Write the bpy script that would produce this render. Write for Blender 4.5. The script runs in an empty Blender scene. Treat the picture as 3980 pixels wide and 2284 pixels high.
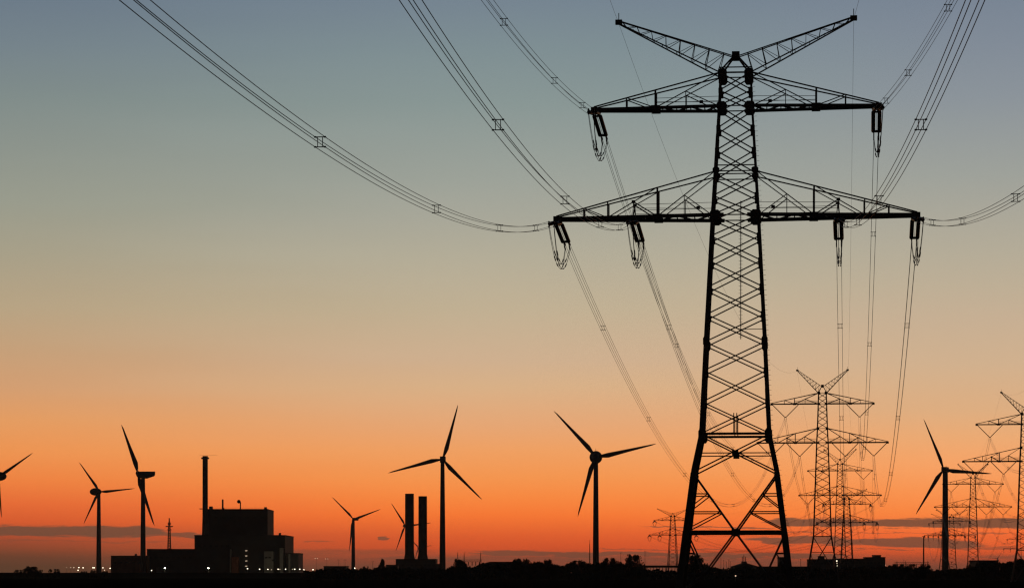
import bpy, math, random
from mathutils import Vector, Matrix
random.seed(7)
R_ = math.radians
SC = bpy.context.scene
COL = SC.collection

# ------------------------------------------------------------------ camera
F = 11077.0          # focal length in photo pixels (photo 3980 wide)
CX, HZ = 1990.0, 2232.0
EYE = 1.7
cd = bpy.data.cameras.new('camera'); cam = bpy.data.objects.new('camera', cd); COL.objects.link(cam)
cam.location = (0, 0, EYE); cam.rotation_euler = (R_(90), 0, 0)
cd.sensor_width = 36; cd.lens = F * 36 / 3980; cd.shift_y = (HZ - 1142) / 3980
cd.clip_start = 0.5; cd.clip_end = 60000
SC.camera = cam

# ------------------------------------------------------------------ exposure
SC.view_settings.view_transform = 'Standard'; SC.view_settings.look = 'None'
SC.view_settings.exposure = 0; SC.view_settings.gamma = 1
SC.cycles.max_bounces = 3; SC.cycles.diffuse_bounces = 2
SC.cycles.filter_width = 1.3

def lin(c):
    return tuple(((v / 255) / 12.92 if v / 255 <= .04045 else (((v / 255) + .055) / 1.055) ** 2.4) for v in c)

# ------------------------------------------------------------------ dusk sky
W = bpy.data.worlds.new('World'); SC.world = W; W.use_nodes = True
nt = W.node_tree; nt.nodes.clear(); N = nt.nodes.new; L = nt.links.new
def m_(op, a, b=None, c=None, clamp=False):
    n = N('ShaderNodeMath'); n.operation = op; n.use_clamp = clamp
    for i, v in enumerate((a, b, c)):
        if v is None: continue
        if isinstance(v, (int, float)): n.inputs[i].default_value = v
        else: L(v, n.inputs[i])
    return n.outputs[0]
def mixc(f, a, b):
    n = N('ShaderNodeMix'); n.data_type = 'RGBA'; n.clamp_factor = True
    for s, v in ((n.inputs[0], f), (n.inputs[6], a), (n.inputs[7], b)):
        if isinstance(v, (int, float)): s.default_value = v
        elif isinstance(v, tuple): s.default_value = (*v, 1)
        else: L(v, s)
    return n.outputs[2]
tc = N('ShaderNodeTexCoord'); sp = N('ShaderNodeSeparateXYZ'); L(tc.outputs['Generated'], sp.inputs[0])
dx, dy, dz = sp.outputs
hyp = m_('SQRT', m_('ADD', m_('MULTIPLY', dx, dx), m_('MULTIPLY', dy, dy)))
el = m_('DIVIDE', dz, m_('MAXIMUM', hyp, 1e-4))             # tan(elevation)
az = m_('DIVIDE', dx, m_('MAXIMUM', m_('ABSOLUTE', dy), .05))  # tan(azimuth)
def ramp(rows):
    r = N('ShaderNodeValToRGB'); cr = r.color_ramp; cr.interpolation = 'LINEAR'
    L(m_('DIVIDE', el, .26, clamp=True), r.inputs[0])
    rows = sorted(rows)
    for i, (e, c) in enumerate(rows):
        p = max(0, e / .26)
        s = cr.elements[i] if i < 2 else cr.elements.new(p)
        s.position = p; s.color = (*lin(c), 1)
    return r.outputs[0]
def E_(y): return (1423 - y) / 7061        # elevation of a height in the view
def Y_(y): return (HZ - y) / F            # elevation of a photo row
LEFT = [(Y_(12), (109, 124, 138)), (Y_(200), (118, 132, 140)), (Y_(400), (129, 141, 139)), (Y_(600), (142, 149, 141)), (Y_(810), (155, 157, 142)), (Y_(1000), (169, 161, 138)),
        (Y_(1210), (186, 165, 133)), (Y_(1360), (200, 163, 125)), (Y_(1510), (215, 161, 116)), (Y_(1640), (234, 160, 99)), (Y_(1760), (245, 152, 83)), (Y_(1870), (248, 135, 67)),
        (Y_(1960), (242, 113, 56)), (Y_(2030), (228, 96, 48)), (Y_(2075), (189, 83, 50)), (Y_(2112), (161, 79, 50)), (Y_(2152), (129, 74, 47)), (Y_(2200), (109, 70, 43)), (.26, (92, 108, 132))]
MID = [(Y_(12), (119, 134, 146)), (Y_(200), (128, 144, 148)), (Y_(400), (138, 152, 150)), (Y_(700), (159, 164, 155)), (Y_(850), (170, 169, 155)), (Y_(1000), (182, 175, 154)),
       (Y_(1200), (196, 179, 150)), (Y_(1400), (211, 179, 146)), (Y_(1500), (221, 180, 138)), (Y_(1650), (236, 171, 120)), (Y_(1750), (247, 165, 101)), (Y_(1850), (254, 156, 83)),
       (Y_(1930), (260, 143, 67)), (Y_(2000), (262, 127, 54)), (Y_(2080), (244, 102, 47)), (Y_(2130), (236, 91, 42)), (Y_(2165), (192, 86, 52)), (Y_(2205), (140, 77, 53)), (.26, (98, 116, 140))]
RIGHT = [(Y_(12), (122, 134, 149)), (Y_(200), (131, 141, 153)), (Y_(400), (141, 149, 156)), (Y_(700), (160, 163, 156)), (Y_(1000), (183, 174, 154)), (Y_(1130), (193, 177, 152)),
         (Y_(1250), (202, 178, 150)), (Y_(1420), (213, 180, 145)), (Y_(1600), (227, 178, 132)), (Y_(1700), (242, 176, 120)), (Y_(1800), (255, 170, 107)), (Y_(1900), (261, 158, 88)),
         (Y_(1990), (266, 145, 70)), (Y_(2070), (266, 119, 56)), (Y_(2146), (248, 98, 45)), (Y_(2175), (204, 88, 50)), (Y_(2205), (144, 77, 53)), (.26, (104, 118, 145))]
nz = N('ShaderNodeTexNoise'); nz.inputs['Scale'].default_value = 1.0; nz.inputs['Detail'].default_value = 3
cmb = N('ShaderNodeCombineXYZ'); L(m_('MULTIPLY', az, 6), cmb.inputs[0]); L(m_('MULTIPLY', el, 60), cmb.inputs[1])
L(cmb.outputs[0], nz.inputs['Vector'])
azn = m_('ADD', az, m_('MULTIPLY', m_('SUBTRACT', nz.outputs[0], .5), .08))
def sstep(x, lo, hi):
    n = N('ShaderNodeMapRange'); n.interpolation_type = 'SMOOTHSTEP'; n.inputs[1].default_value = lo; n.inputs[2].default_value = hi
    L(x, n.inputs[0]); return n.outputs[0]
sky = mixc(sstep(azn, -.20, .0), ramp(LEFT), ramp(MID))
sky = mixc(sstep(azn, .0, .18), sky, ramp(RIGHT))
# low cloud bars drawn out along the horizon
n1 = N('ShaderNodeTexNoise'); n1.inputs['Detail'].default_value = 5; n1.inputs['Roughness'].default_value = .62; n1.inputs['Scale'].default_value = 1
c1 = N('ShaderNodeCombineXYZ'); L(m_('MULTIPLY', az, 60), c1.inputs[0]); L(m_('MULTIPLY', el, 520), c1.inputs[1]); L(c1.outputs[0], n1.inputs['Vector'])
n2 = N('ShaderNodeTexNoise'); n2.inputs['Detail'].default_value = 2; n2.inputs['Scale'].default_value = 1
c2 = N('ShaderNodeCombineXYZ'); L(m_('MULTIPLY', az, 9), c2.inputs[0]); L(m_('MULTIPLY', el, 30), c2.inputs[1]); L(c2.outputs[0], n2.inputs['Vector'])
wob = m_('ADD', m_('MULTIPLY', m_('SUBTRACT', n1.outputs[0], .5), .0044), m_('MULTIPLY', m_('SUBTRACT', n2.outputs[0], .5), .0032))
def px_az(x): return (x - 1268.5) / 7061
def band(x0, x1, y0, y1, half, amt, soft=.24, fade=60):
    """cloud bar from azimuth x0 to x1, centre height y0 -> y1, half thickness"""
    a0, a1 = px_az(x0), px_az(x1)
    slope = (E_(y1) - E_(y0)) / (a1 - a0)
    line = m_('ADD', m_('MULTIPLY', m_('SUBTRACT', az, a0), slope), E_(y0))
    hw = half / 7061
    fd = fade / 7061
    ends = m_('MULTIPLY', sstep(az, a0 - fd, a0 + fd), m_('SUBTRACT', 1, sstep(az, a1 - fd, a1 + fd)))
    d = m_('ABSOLUTE', m_('DIVIDE', m_('SUBTRACT', m_('ADD', el, wob), line), hw))
    d = m_('ADD', d, m_('MULTIPLY', m_('SUBTRACT', 1, ends), 1.4))
    return m_('MULTIPLY', m_('SUBTRACT', 1, sstep(d, 1 - soft, 1 + soft)), amt)
BANDS = [band(-1500, 400, 1311, 1316, 12.8, .9), band(330, 560, 1322, 1321, 6, .8, fade=90), band(1900, 4200, 1294, 1306, 10.5, .9, soft=.25, fade=40),
         band(1870, 2430, 1338, 1348, 11, .85, fade=90), band(1180, 2100, 1371, 1380, 6, .75), band(930, 2000, 1381, 1392, 5, .4),
         band(1600, 1930, 1307, 1309, 2.0, .7, fade=50), band(1480, 1800, 1360, 1363, 1.6, .5), band(935, 965, 1330, 1330, 3, .8, fade=10),
         band(755, 830, 1338, 1338, 1.6, .5, fade=15), band(2130, 2270, 1361, 1362, 1.5, .6), band(2350, 2700, 1357, 1359, 4, .5),
         band(440, 1050, 1362, 1366, 6, .4, soft=.8), band(2400, 2800, 1376, 1378, 4, .5, soft=.6), band(1930, 2500, 1319, 1322, 1.5, .5),
         band(-600, 420, 1338, 1340, 1.4, .35, fade=120)]
cm = BANDS[0]
for b in BANDS[1:]: cm = m_('MAXIMUM', cm, b)
sky = mixc(cm, sky, lin((119, 81, 60)))
# the glow is on the western side only: overhead and behind the sky is dark
front = sstep(dy, .7, .985)
up = m_('SUBTRACT', 1, sstep(dz, .20, .6))
fall = m_('MULTIPLY', m_('ADD', m_('MULTIPLY', front, .95), .05), m_('ADD', m_('MULTIPLY', up, .94), .06))
fin = N('ShaderNodeMix'); fin.data_type = 'RGBA'; fin.blend_type = 'MULTIPLY'; fin.inputs[0].default_value = 1
L(sky, fin.inputs[6]); cc = N('ShaderNodeCombineColor'); [L(fall, cc.inputs[i]) for i in range(3)]; L(cc.outputs[0], fin.inputs[7])
bg = N('ShaderNodeBackground'); L(fin.outputs[2], bg.inputs[0]); bg.inputs[1].default_value = 1.0
out = N('ShaderNodeOutputWorld'); L(bg.outputs[0], out.inputs[0])

# ------------------------------------------------------------------ materials
def mat(name, col, rough=.6, metal=0, noise=.0, nscale=1.0, emit=None, es=0):
    m = bpy.data.materials.new(name); m.use_nodes = True; t = m.node_tree; b = t.nodes['Principled BSDF']
    b.inputs['Base Color'].default_value = (*col, 1); b.inputs['Roughness'].default_value = rough; b.inputs['Metallic'].default_value = metal
    if noise:
        n = t.nodes.new('ShaderNodeTexNoise'); n.inputs['Scale'].default_value = nscale; n.inputs['Detail'].default_value = 4
        r = t.nodes.new('ShaderNodeValToRGB'); c = t.nodes.new('ShaderNodeTexCoord')
        t.links.new(c.outputs['Object'], n.inputs['Vector']); t.links.new(n.outputs[0], r.inputs[0])
        r.color_ramp.elements[0].position = .3; r.color_ramp.elements[1].position = .7
        r.color_ramp.elements[0].color = (*[v * (1 - noise) for v in col], 1); r.color_ramp.elements[1].color = (*[min(1, v * (1 + noise)) for v in col], 1)
        t.links.new(r.outputs[0], b.inputs['Base Color'])
    if emit:
        b.inputs['Emission Color'].default_value = (*emit, 1); b.inputs['Emission Strength'].default_value = es
    return m
STEEL = mat('galvanised_steel', (.16, .16, .155), .55, .3, .3, .8)
WIRE = mat('aged_aluminium_wire', (.12, .12, .12), .5, .4)
INSUL = mat('brown_porcelain', (.055, .03, .02), .35, 0, .2, 3)
TWHITE = mat('grey_white_paint', (.42, .42, .40), .5, 0, .08, .3)
BLADEM = mat('blade_gelcoat', (.40, .40, .39), .45)
CONC = mat('weathered_concrete', (.14, .13, .12), .85, 0, .3, .15)
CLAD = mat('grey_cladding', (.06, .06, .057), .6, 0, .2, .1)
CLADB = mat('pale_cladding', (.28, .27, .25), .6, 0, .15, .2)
BRICK = mat('red_brick', (.24, .09, .05), .85, 0, .25, .4)
DARKG = mat('dark_glass', (.03, .035, .04), .15)
ROOFM = mat('bitumen_roof', (.06, .06, .06), .9, 0, .2, .3)
BARK = mat('bark', (.08, .06, .045), .9, 0, .3, 2)
LEAF = [mat('foliage_%d' % i, c, .8, 0, .35, .5) for i, c in enumerate([(.04, .06, .02), (.06, .075, .03), (.035, .045, .02)])]
for m__ in (CLAD, CLADB, CONC, BRICK, ROOFM): m__.node_tree.nodes['Principled BSDF'].inputs['Specular IOR Level'].default_value = .04
LAMPW = mat('lamp_glow', (.8, .8, .7), .5, emit=(1.0, .86, .62), es=3.2)
LAMPD = mat('dim_lamp_glow', (.8, .8, .7), .5, emit=(1.0, .74, .5), es=1.1)
LAMPB = mat('bright_lamp_glow', (.8, .8, .7), .5, emit=(1.0, .95, .7), es=14)
LAMPO = mat('unlit_lamp_glass', (.3, .3, .3), .3)

# ------------------------------------------------------------------ mesh helpers
class MB:
    def __init__(s): s.v = []; s.f = []
    def beam(s, p, q, w, h=None):
        p, q = Vector(p), Vector(q); d = q - p
        if d.length < 1e-5: return s
        d.normalize(); h = h or w
        a = Vector((0, 0, 1)) if abs(d.z) < .9 else Vector((0, 1, 0))
        x = d.cross(a).normalized(); y = x.cross(d).normalized()
        i = len(s.v)
        for c in (p, q):
            for sx, sy in ((-1, -1), (1, -1), (1, 1), (-1, 1)):
                s.v.append(c + x * sx * w / 2 + y * sy * h / 2)
        s.f += [(i, i + 3, i + 2, i + 1), (i + 4, i + 5, i + 6, i + 7)] + [(i + k, i + (k + 1) % 4, i + 4 + (k + 1) % 4, i + 4 + k) for k in range(4)]
        return s
    def box(s, lo, hi):
        i = len(s.v); (a, b, c), (d, e, g) = lo, hi
        s.v += [Vector(t) for t in ((a, b, c), (d, b, c), (d, e, c), (a, e, c), (a, b, g), (d, b, g), (d, e, g), (a, e, g))]
        s.f += [(i, i + 3, i + 2, i + 1), (i + 4, i + 5, i + 6, i + 7), (i, i + 1, i + 5, i + 4), (i + 1, i + 2, i + 6, i + 5), (i + 2, i + 3, i + 7, i + 6), (i + 3, i, i + 4, i + 7)]
        return s
    def cbox(s, c, sx, sy, sz): return s.box((c[0] - sx / 2, c[1] - sy / 2, c[2] - sz / 2), (c[0] + sx / 2, c[1] + sy / 2, c[2] + sz / 2))
    def angle(s, pts, w, t, sx, sy):
        """an L-section leg: flanges facing inwards from the corner"""
        for a, b in zip(pts[:-1], pts[1:]):
            a, b = Vector(a), Vector(b); i = len(s.v)
            prof = [(0, 0), (-sx * w, 0), (-sx * w, -sy * t), (-sx * t, -sy * t), (-sx * t, -sy * w), (0, -sy * w)]
            for c in (a, b):
                for u, v in prof: s.v.append(c + Vector((u, v, 0)))
            for k in range(6): s.f.append((i + k, i + (k + 1) % 6, i + 6 + (k + 1) % 6, i + 6 + k))
            s.f += [tuple(i + k for k in range(6)), tuple(i + 11 - k for k in range(6))]
        return s
    def tube(s, pts, rs, n=6, cap=True):
        pts = [Vector(p) for p in pts]
        if isinstance(rs, (int, float)): rs = [rs] * len(pts)
        i0 = len(s.v); up = None
        for k, p in enumerate(pts):
            d = (pts[min(k + 1, len(pts) - 1)] - pts[max(k - 1, 0)]).normalized()
            a = Vector((0, 0, 1)) if abs(d.z) < .9 else Vector((0, 1, 0))
            x = d.cross(a).normalized(); y = x.cross(d).normalized()
            for j in range(n):
                t = 2 * math.pi * j / n; s.v.append(p + (x * math.cos(t) + y * math.sin(t)) * rs[k])
        for k in range(len(pts) - 1):
            for j in range(n):
                a = i0 + k * n + j; b = i0 + k * n + (j + 1) % n
                s.f.append((a, b, b + n, a + n))
        if cap:
            s.f.append(tuple(i0 + j for j in range(n))[::-1]); e = i0 + (len(pts) - 1) * n
            s.f.append(tuple(e + j for j in range(n)))
        return s
    def ball(s, c, r, n=10, m=6, sc=(1, 1, 1)):
        c = Vector(c); i0 = len(s.v)
        for k in range(1, m):
            ph = math.pi * k / m
            for j in range(n):
                t = 2 * math.pi * j / n
                s.v.append(c + Vector((math.sin(ph) * math.cos(t) * r * sc[0], math.sin(ph) * math.sin(t) * r * sc[1], math.cos(ph) * r * sc[2])))
        a = len(s.v); s.v += [c + Vector((0, 0, r * sc[2])), c - Vector((0, 0, r * sc[2]))]
        for k in range(m - 2):
            for j in range(n):
                p = i0 + k * n + j; q = i0 + k * n + (j + 1) % n; s.f.append((p, p + n, q + n, q))
        for j in range(n):
            s.f.append((a, i0 + j, i0 + (j + 1) % n)); e = i0 + (m - 2) * n; s.f.append((a + 1, e + (j + 1) % n, e + j))
        return s
    def mesh(s, name, m, smooth=False):
        me = bpy.data.meshes.new(name); me.from_pydata([tuple(v) for v in s.v], [], s.f)
        for x in (m if isinstance(m, list) else [m]): me.materials.append(x)
        if smooth:
            for p in me.polygons: p.use_smooth = True
        me.update(); return me
    def obj(s, name, m, parent=None, smooth=False):
        o = bpy.data.objects.new(name, s.mesh(name, m, smooth)); COL.objects.link(o)
        if parent: o.parent = parent
        return o
def tag(o, label=None, cat=None, group=None, kind=None):
    for k, v in (('label', label), ('category', cat), ('group', group), ('kind', kind)):
        if v: o[k] = v
    return o
def thing(name, loc, label, cat, group=None, rz=0):
    o = bpy.data.objects.new(name, None); COL.objects.link(o); o.location = loc; o.rotation_euler = (0, 0, rz)
    o.empty_display_size = .5
    return tag(o, label, cat, group)
def copy_tree(o, parent=None):
    c = o.copy(); COL.objects.link(c)
    if parent: c.parent = parent
    for ch in list(o.children): copy_tree(ch, c)
    return c
def X_(x, D): return (x - CX) / F * D
def Z_(y, D): return EYE + (HZ - y) / F * D
def lerp(a, b, t): return a + (b - a) * t

# ------------------------------------------------------------------ ground
def ground_mat(name, c1, c2, sc):
    m = bpy.data.materials.new(name); m.use_nodes = True; t = m.node_tree; b = t.nodes['Principled BSDF']; b.inputs['Roughness'].default_value = 1
    b.inputs['Specular IOR Level'].default_value = 0
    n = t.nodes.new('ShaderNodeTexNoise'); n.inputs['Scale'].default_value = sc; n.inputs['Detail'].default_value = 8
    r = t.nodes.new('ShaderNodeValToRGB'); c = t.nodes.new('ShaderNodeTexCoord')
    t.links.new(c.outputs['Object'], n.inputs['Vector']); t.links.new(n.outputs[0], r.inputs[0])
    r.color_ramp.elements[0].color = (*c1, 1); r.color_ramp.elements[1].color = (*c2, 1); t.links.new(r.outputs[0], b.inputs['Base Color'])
    return m
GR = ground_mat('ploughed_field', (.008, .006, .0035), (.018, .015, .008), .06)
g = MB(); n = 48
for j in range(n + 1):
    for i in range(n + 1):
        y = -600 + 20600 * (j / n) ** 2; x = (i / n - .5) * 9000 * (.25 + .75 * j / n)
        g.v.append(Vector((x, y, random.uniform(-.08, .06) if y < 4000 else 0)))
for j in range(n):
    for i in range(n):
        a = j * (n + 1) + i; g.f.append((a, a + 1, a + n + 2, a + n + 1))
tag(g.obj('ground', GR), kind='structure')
# low grassy dike that closes the field
dk = MB(); top = []
K = 90
for i in range(K + 1):
    x = -450 + 1150 * i / K; yy = 1420 + random.uniform(-6, 6)
    h = 2.75 + random.uniform(-.12, .12)
    for (oy, z) in ((-9, -.3), (-1.5, h), (2, h), (10, -.3)): dk.v.append(Vector((x, yy + oy, z)))
for i in range(K):
    for k in range(3):
        a = i * 4 + k; dk.f.append((a, a + 4, a + 5, a + 1))
tag(dk.obj('dike', ground_mat('dike_grass', (.02, .024, .010), (.035, .04, .016), .1)), kind='structure')

# ------------------------------------------------------------------ lattice pylons
def corner(prof, sx, sy, z):
    for (z0, w0), (z1, w1) in zip(prof[:-1], prof[1:]):
        if z <= z1 + 1e-6: w = lerp(w0, w1, (z - z0) / (z1 - z0)); break
    else: w = prof[-1][1]
    return Vector((sx * w, sy * w, z))
FACES = [((-1, -1), (1, -1)), ((1, -1), (1, 1)), ((1, 1), (-1, 1)), ((-1, 1), (-1, -1))]
def arm_mesh(side, prof, zb, zt, Lg, x1, x2, x5, x3=None, x4=None, tb=.2, tt=.11, td=.075, tv=.1):
    """one cross-arm: twin bottom chords, twin top chords, verticals, diagonals"""
    m = MB(); cb = corner(prof, side, 1, zb); ct = corner(prof, side, 1, zt); w0 = abs(cb.x); wt = abs(ct.x)
    dep = lambda x: lerp(w0, .38, (x - w0) / (Lg - w0))
    top = lambda x: lerp(zt, zb + .22, (x - wt) / (Lg - wt))
    for sy in (-1, 1):
        P = lambda x, z: (side * x, sy * dep(x), z)
        m.beam(P(w0 * .5, zb), P(Lg, zb), tb, tb * (1.35 if x3 else 1.15))
        m.beam((side * wt, sy * wt, zt), P(Lg - .1, zb + .22), tt)
        m.beam(P(x2, zb), P(x2, top(x2)), tv * 1.5); m.beam(P(x5, zb), P(x5, top(x5)), tv)
        a0 = Vector((side * wt, sy * wt, zt)); a1 = Vector(P(x2, zb)); t = (x1 - wt) / (x2 - wt); ap = a0.lerp(a1, t)
        m.beam(a0, a1, td * 1.2); m.beam(ap, P(w0, zb), td * 1.2); m.beam(ap, P(x1, zb), td)
        hh = ap.z - zb
        xe = x3 or x2
        for fr in (.42, .8): m.beam(P(xe, zb + hh * fr * .75), (side * w0, sy * w0, zb + hh * fr * .75), td * .55)
        if x3:
            b0 = Vector(P(x2, top(x2))); b1 = Vector(P(x4, zb)); bp = b0.lerp(b1, (x3 - x2) / (x4 - x2))
            m.beam(b0, b1, td * 1.2); m.beam(bp, P(x2, zb), td * 1.5); m.beam(bp, (side * (x3 - .12), sy * .2, zb), td); m.beam(bp, (side * (x3 + .12), sy * .2, zb), td)
            m.beam(P(x4, zb), P(x4, top(x4)), tv); m.beam(P(x5, top(x5)), P(x4, zb), td * 1.2)
            m.cbox((side * x3, sy * dep(x3), bp.z), .3, .1, .25)
        else: m.beam(P(x5, top(x5)), P(x2, zb), td * 1.2)
        m.cbox(P(x2, zb), .7, .1, .42)
    n = 9
    xs = [lerp(w0, Lg, i / n) for i in range(n + 1)]
    for i in range(n):
        s = 1 if i % 2 else -1
        m.beam((side * xs[i], s * dep(xs[i]), zb), (side * xs[i + 1], -s * dep(xs[i + 1]), zb), td * 2)
        m.beam((side * xs[i + 1], dep(xs[i + 1]), zb), (side * xs[i + 1], -dep(xs[i + 1]), zb), td * 1.3)
    for sy in (-1, 1):   # hanger plates at the phases
        m.cbox((side * (Lg - .1), sy * .3, zb - .02), .5, .12, .5)
    return m
def peak_mesh(side, w, zp, zblk, zt, Lg, td=.065):
    """raised earth-wire arm"""
    m = MB(); tip = Vector((side * Lg, 0, zt)); n = 7
    for sy in (-1, 1):
        lo0 = Vector((side * w, sy * w, zp)); up0 = Vector((side * .3, sy * .35, zblk))
        tl = tip + Vector((0, sy * .15, -.12)); tu = tip + Vector((0, sy * .15, .1))
        m.beam(lo0, tl, td * 1.9); m.beam(up0, tu, td * 1.5)
        prev = None
        for k in range(n + 1):
            u = up0.lerp(tu, (k + .55) / (n + .8)); l = lo0.lerp(tl, max(0, (k) / (n + .8)) + .02)
            m.beam(u, l, td * (1 if k % 2 else .8))
            if prev is not None: m.beam(prev, l, td * .8)
            prev = u
    for k in range(1, n):
        f = k / n
        a = Vector((side * w, w, zp)).lerp(tip, f); b = Vector((side * w, -w, zp)).lerp(tip, f); m.beam(a, b, td)
    m.cbox(tip, .55, .5, .35); m.beam(tip, tip + Vector((0, 0, .75)), .06)
    return m
def ribbed(mb, a, b, r, n):
    a, b = Vector(a), Vector(b); pts = []; rs = []
    for i in range(n):
        t = i / n
        pts += [a.lerp(b, t), a.lerp(b, t + .3 / n), a.lerp(b, t + .62 / n), a.lerp(b, t + .64 / n)]; rs += [r * .8, r, r, r * .8]
    mb.tube(pts, rs, 8)
SIN, SOUT = .139, .15            # slopes of the wires where they leave the nearest tower
def make_tower(kind, label, tension):
    """kind dict: prof, nodes, arms"""
    k = kind; prof = k['prof']; th = thing('transmission_pylon', (0, 0, 0), label, 'pylon')
    for sx in (-1, 1):
        for sy in (-1, 1):
            m = MB(); zs = [p[0] for p in prof]; lw = k['leg']
            for (z0, a), (z1, b) in zip(k['legseg'][:-1], k['legseg'][1:]):
                zz = [z0] + [z for z in zs if z0 < z < z1] + [z1]
                m.angle([corner(prof, sx, sy, z) + Vector((sx * a * .3, sy * a * .3, 0)) for z in zz], a, a * .22, sx, sy)
            for z in k['nodes']:
                c = corner(prof, sx, sy, z); m.cbox(c + Vector((-sx * .12, sx * 0, 0)), lw * .95, .08 + lw * .2, .46); m.cbox(c + Vector((0, -sy * .12, .0)), .08 + lw * .2, lw * .9, .4)
            m.obj('leg', STEEL, th)
            if k['det']:
                foot = MB(); c = corner(prof, sx, sy, 0); foot.tube([(c.x, c.y, -.5), (c.x, c.y, .35)], [.62, .5], 12); foot.obj('footing', CONC, th)
    for fi, (A, B) in enumerate(FACES):
        m = MB(); t = k['td']
        P = lambda s, z: corner(prof, s[0], s[1], z)
        nodes = k['nodes']
        for z0, z1 in zip(nodes[:-1], nodes[1:]):
            m.beam(P(A, z0), P(B, z1), t); m.beam(P(B, z0), P(A, z1), t)
        for z in k['ties']: m.beam(P(A, z), P(B, z), t * .9)
        zb1, zx, zb2 = k['bar'], k['xlow'], k['bar2']
        m.beam(P(A, zb1), P(B, zb1), t * 1.6, t * 2.0)
        mid = lambda z: (P(A, z) + P(B, z)) / 2
        off = (P(B, zb1) - P(A, zb1)).normalized() * .12
        m.beam(mid(zb1) + off, mid(nodes[1] - .9) + off, t * .8); m.beam(mid(zb1) - off, mid(nodes[1] - .9) - off, t * .8)
        if k['deep']:
            m.beam(P(A, zb1), P(B, zx), t * 1.15); m.beam(P(B, zb1), P(A, zx), t * 1.15)
            zc = (zb1 + zx) / 2; m.beam(P(A, zc), P(B, zc), t * .9)
        # big inverted V down to the middle of the lower bar
        if not k['deep']:
            zq = 1.0; m.beam(P(A, zb1 - .1), P(B, zq), t * 1.5); m.beam(P(B, zb1 - .1), P(A, zq), t * 1.5)
            zz = zb1 - (zb1 - zq) * .385; m.beam(P(A, zz), P(B, zz), t * 1.1); zz = zb1 - (zb1 - zq) * .7
            for S, T in ((A, B), (B, A)):
                q = P(S, zq).lerp(P(T, zb1), .31); m.beam(P(S, q.z), q, t); m.beam(q, P(S, zb1 - (zb1 - zq) * .4), t)
            m.obj('face_bracing', STEEL, th); continue
        c2 = mid(zb2)
        for S in (A, B):
            top = P(S, zx); m.beam(top, c2, t * 1.35)
            for f, g_ in ((.36, .62), (.66, .97)):
                q = top.lerp(c2, f); l = P(S, q.z); m.beam(l, q, t * .95)
                m.beam(q, P(S, lerp(zx, zb2, g_)), t * .95)
            m.beam(P(S, zb2), c2, t * 2.2, t * 2.8)
            zf = k['foot']; low = P(S, zf).lerp(mid(zf), .44)
            m.beam(c2, low, t * 1.35); m.beam(P(S, zb2), low, t * 1.3); m.beam(P(S, zf), low, t * 1.2)
            q2 = P(S, zb2).lerp(low, .5); m.beam(P(S, q2.z), q2, t * .8); m.beam(q2, P(S, zf), t * .8)
            m.beam(low, P(S, .1), t * 1.1)
        dirv = (P(B, zb1) - P(A, zb1)).normalized()
        ca, cb_ = mid((zb1 + zx) / 2), c2
        for c, w in ((ca, .5), (cb_, .55)): m.beam(c - dirv * w / 2, c + dirv * w / 2, .08, w * .9)
        m.obj('face_bracing', STEEL, th)
    zl, zlt, zu, zut, w_t = k['zl'], k['zlt'], k['zu'], k['zut'], prof[-1][1]
    for s in (-1, 1):
        arm_mesh(s, prof, zl, zlt, k['Ll'], 4.1, 6.27, 12.25, 8.2, 10.3, k['tb'], k['tt'], k['ta']).obj('lower_crossarm', STEEL, th)
        arm_mesh(s, prof, zu, zut, k['Lu'], 4.0, 6.45, 8.8, None, None, k['tb'], k['tt'], k['ta']).obj('upper_crossarm', STEEL, th)
        peak_mesh(s, w_t, prof[-1][0], k['zblk'], k['zp'], k['Lp'], k['ta'] * .85).obj('earth_wire_arm', STEEL, th)
    m = MB()
    for sy in (-1, 1):
        for s in (-1, 1): m.beam((s * w_t, sy * w_t, prof[-1][0] + .1), (s * .2, sy * .35, k['zblk'] - .1), .11)
    m.cbox((0, 0, k['zblk']), .62, .8, .66)
    m.obj('peak_joint', STEEL, th)
    for sx in (-1, 1):
        for sy in (-1, 1):
            for z, w, h in k['plates']:
                m = MB(); c = corner(prof, sx, sy, z); o = w / 2 - .16; t = .06; y0 = c.y + sy * .06; x0 = c.x + sx * .06; n0 = len(m.v)
                for (ux, uy) in ((1, 0), (0, 1)):      # two eight-sided plates meeting at the leg
                    ring = [(-.5, -.28), (-.28, -.5), (.28, -.5), (.5, -.28), (.5, .28), (.28, .5), (-.28, .5), (-.5, .28)]; n0 = len(m.v)
                    for q in (-t / 2, t / 2):
                        for a, b in ring:
                            if ux: m.v.append(Vector((c.x - sx * o + a * w, y0 + q, z + b * h)))
                            else: m.v.append(Vector((x0 + q, c.y - sy * o + a * w, z + b * h * .96)))
                    m.f += [tuple(n0 + j for j in range(8)), tuple(n0 + 15 - j for j in range(8))] + [(n0 + j, n0 + (j + 1) % 8, n0 + 8 + (j + 1) % 8, n0 + 8 + j) for j in range(8)]
                m.obj('gusset_plate', STEEL, th)
    if k['det']:
        m = MB(); xl = .42; yl = -corner(prof, 1, 1, 25)[1] + .5
        for o in (-.025, .025): m.beam((xl + o, -2.2, 20.5), (xl + o, -1.75, 31.6), .035)
        for i in range(38): z = 20.7 + i * .29; y = lerp(-2.2, -1.75, (z - 20.5) / 11.1); m.beam((xl - .16, y, z), (xl + .16, y, z), .02)
        m.beam((xl, -2.2, 21.3), (2.3, -2.3, 21.3), .05)
        m.obj('ladder', STEEL, th)
        bm_ = MB().beam((0, 0, 0), (.2, 0, .02), .022).mesh('step_bolt', STEEL)
        for i in range(95):
            z = 4 + i * .4; q = corner(prof, 1, -1, z); o = bpy.data.objects.new('step_bolt', bm_); COL.objects.link(o); o.parent = th; o.location = q + Vector((.08, 0, 0))
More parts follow.
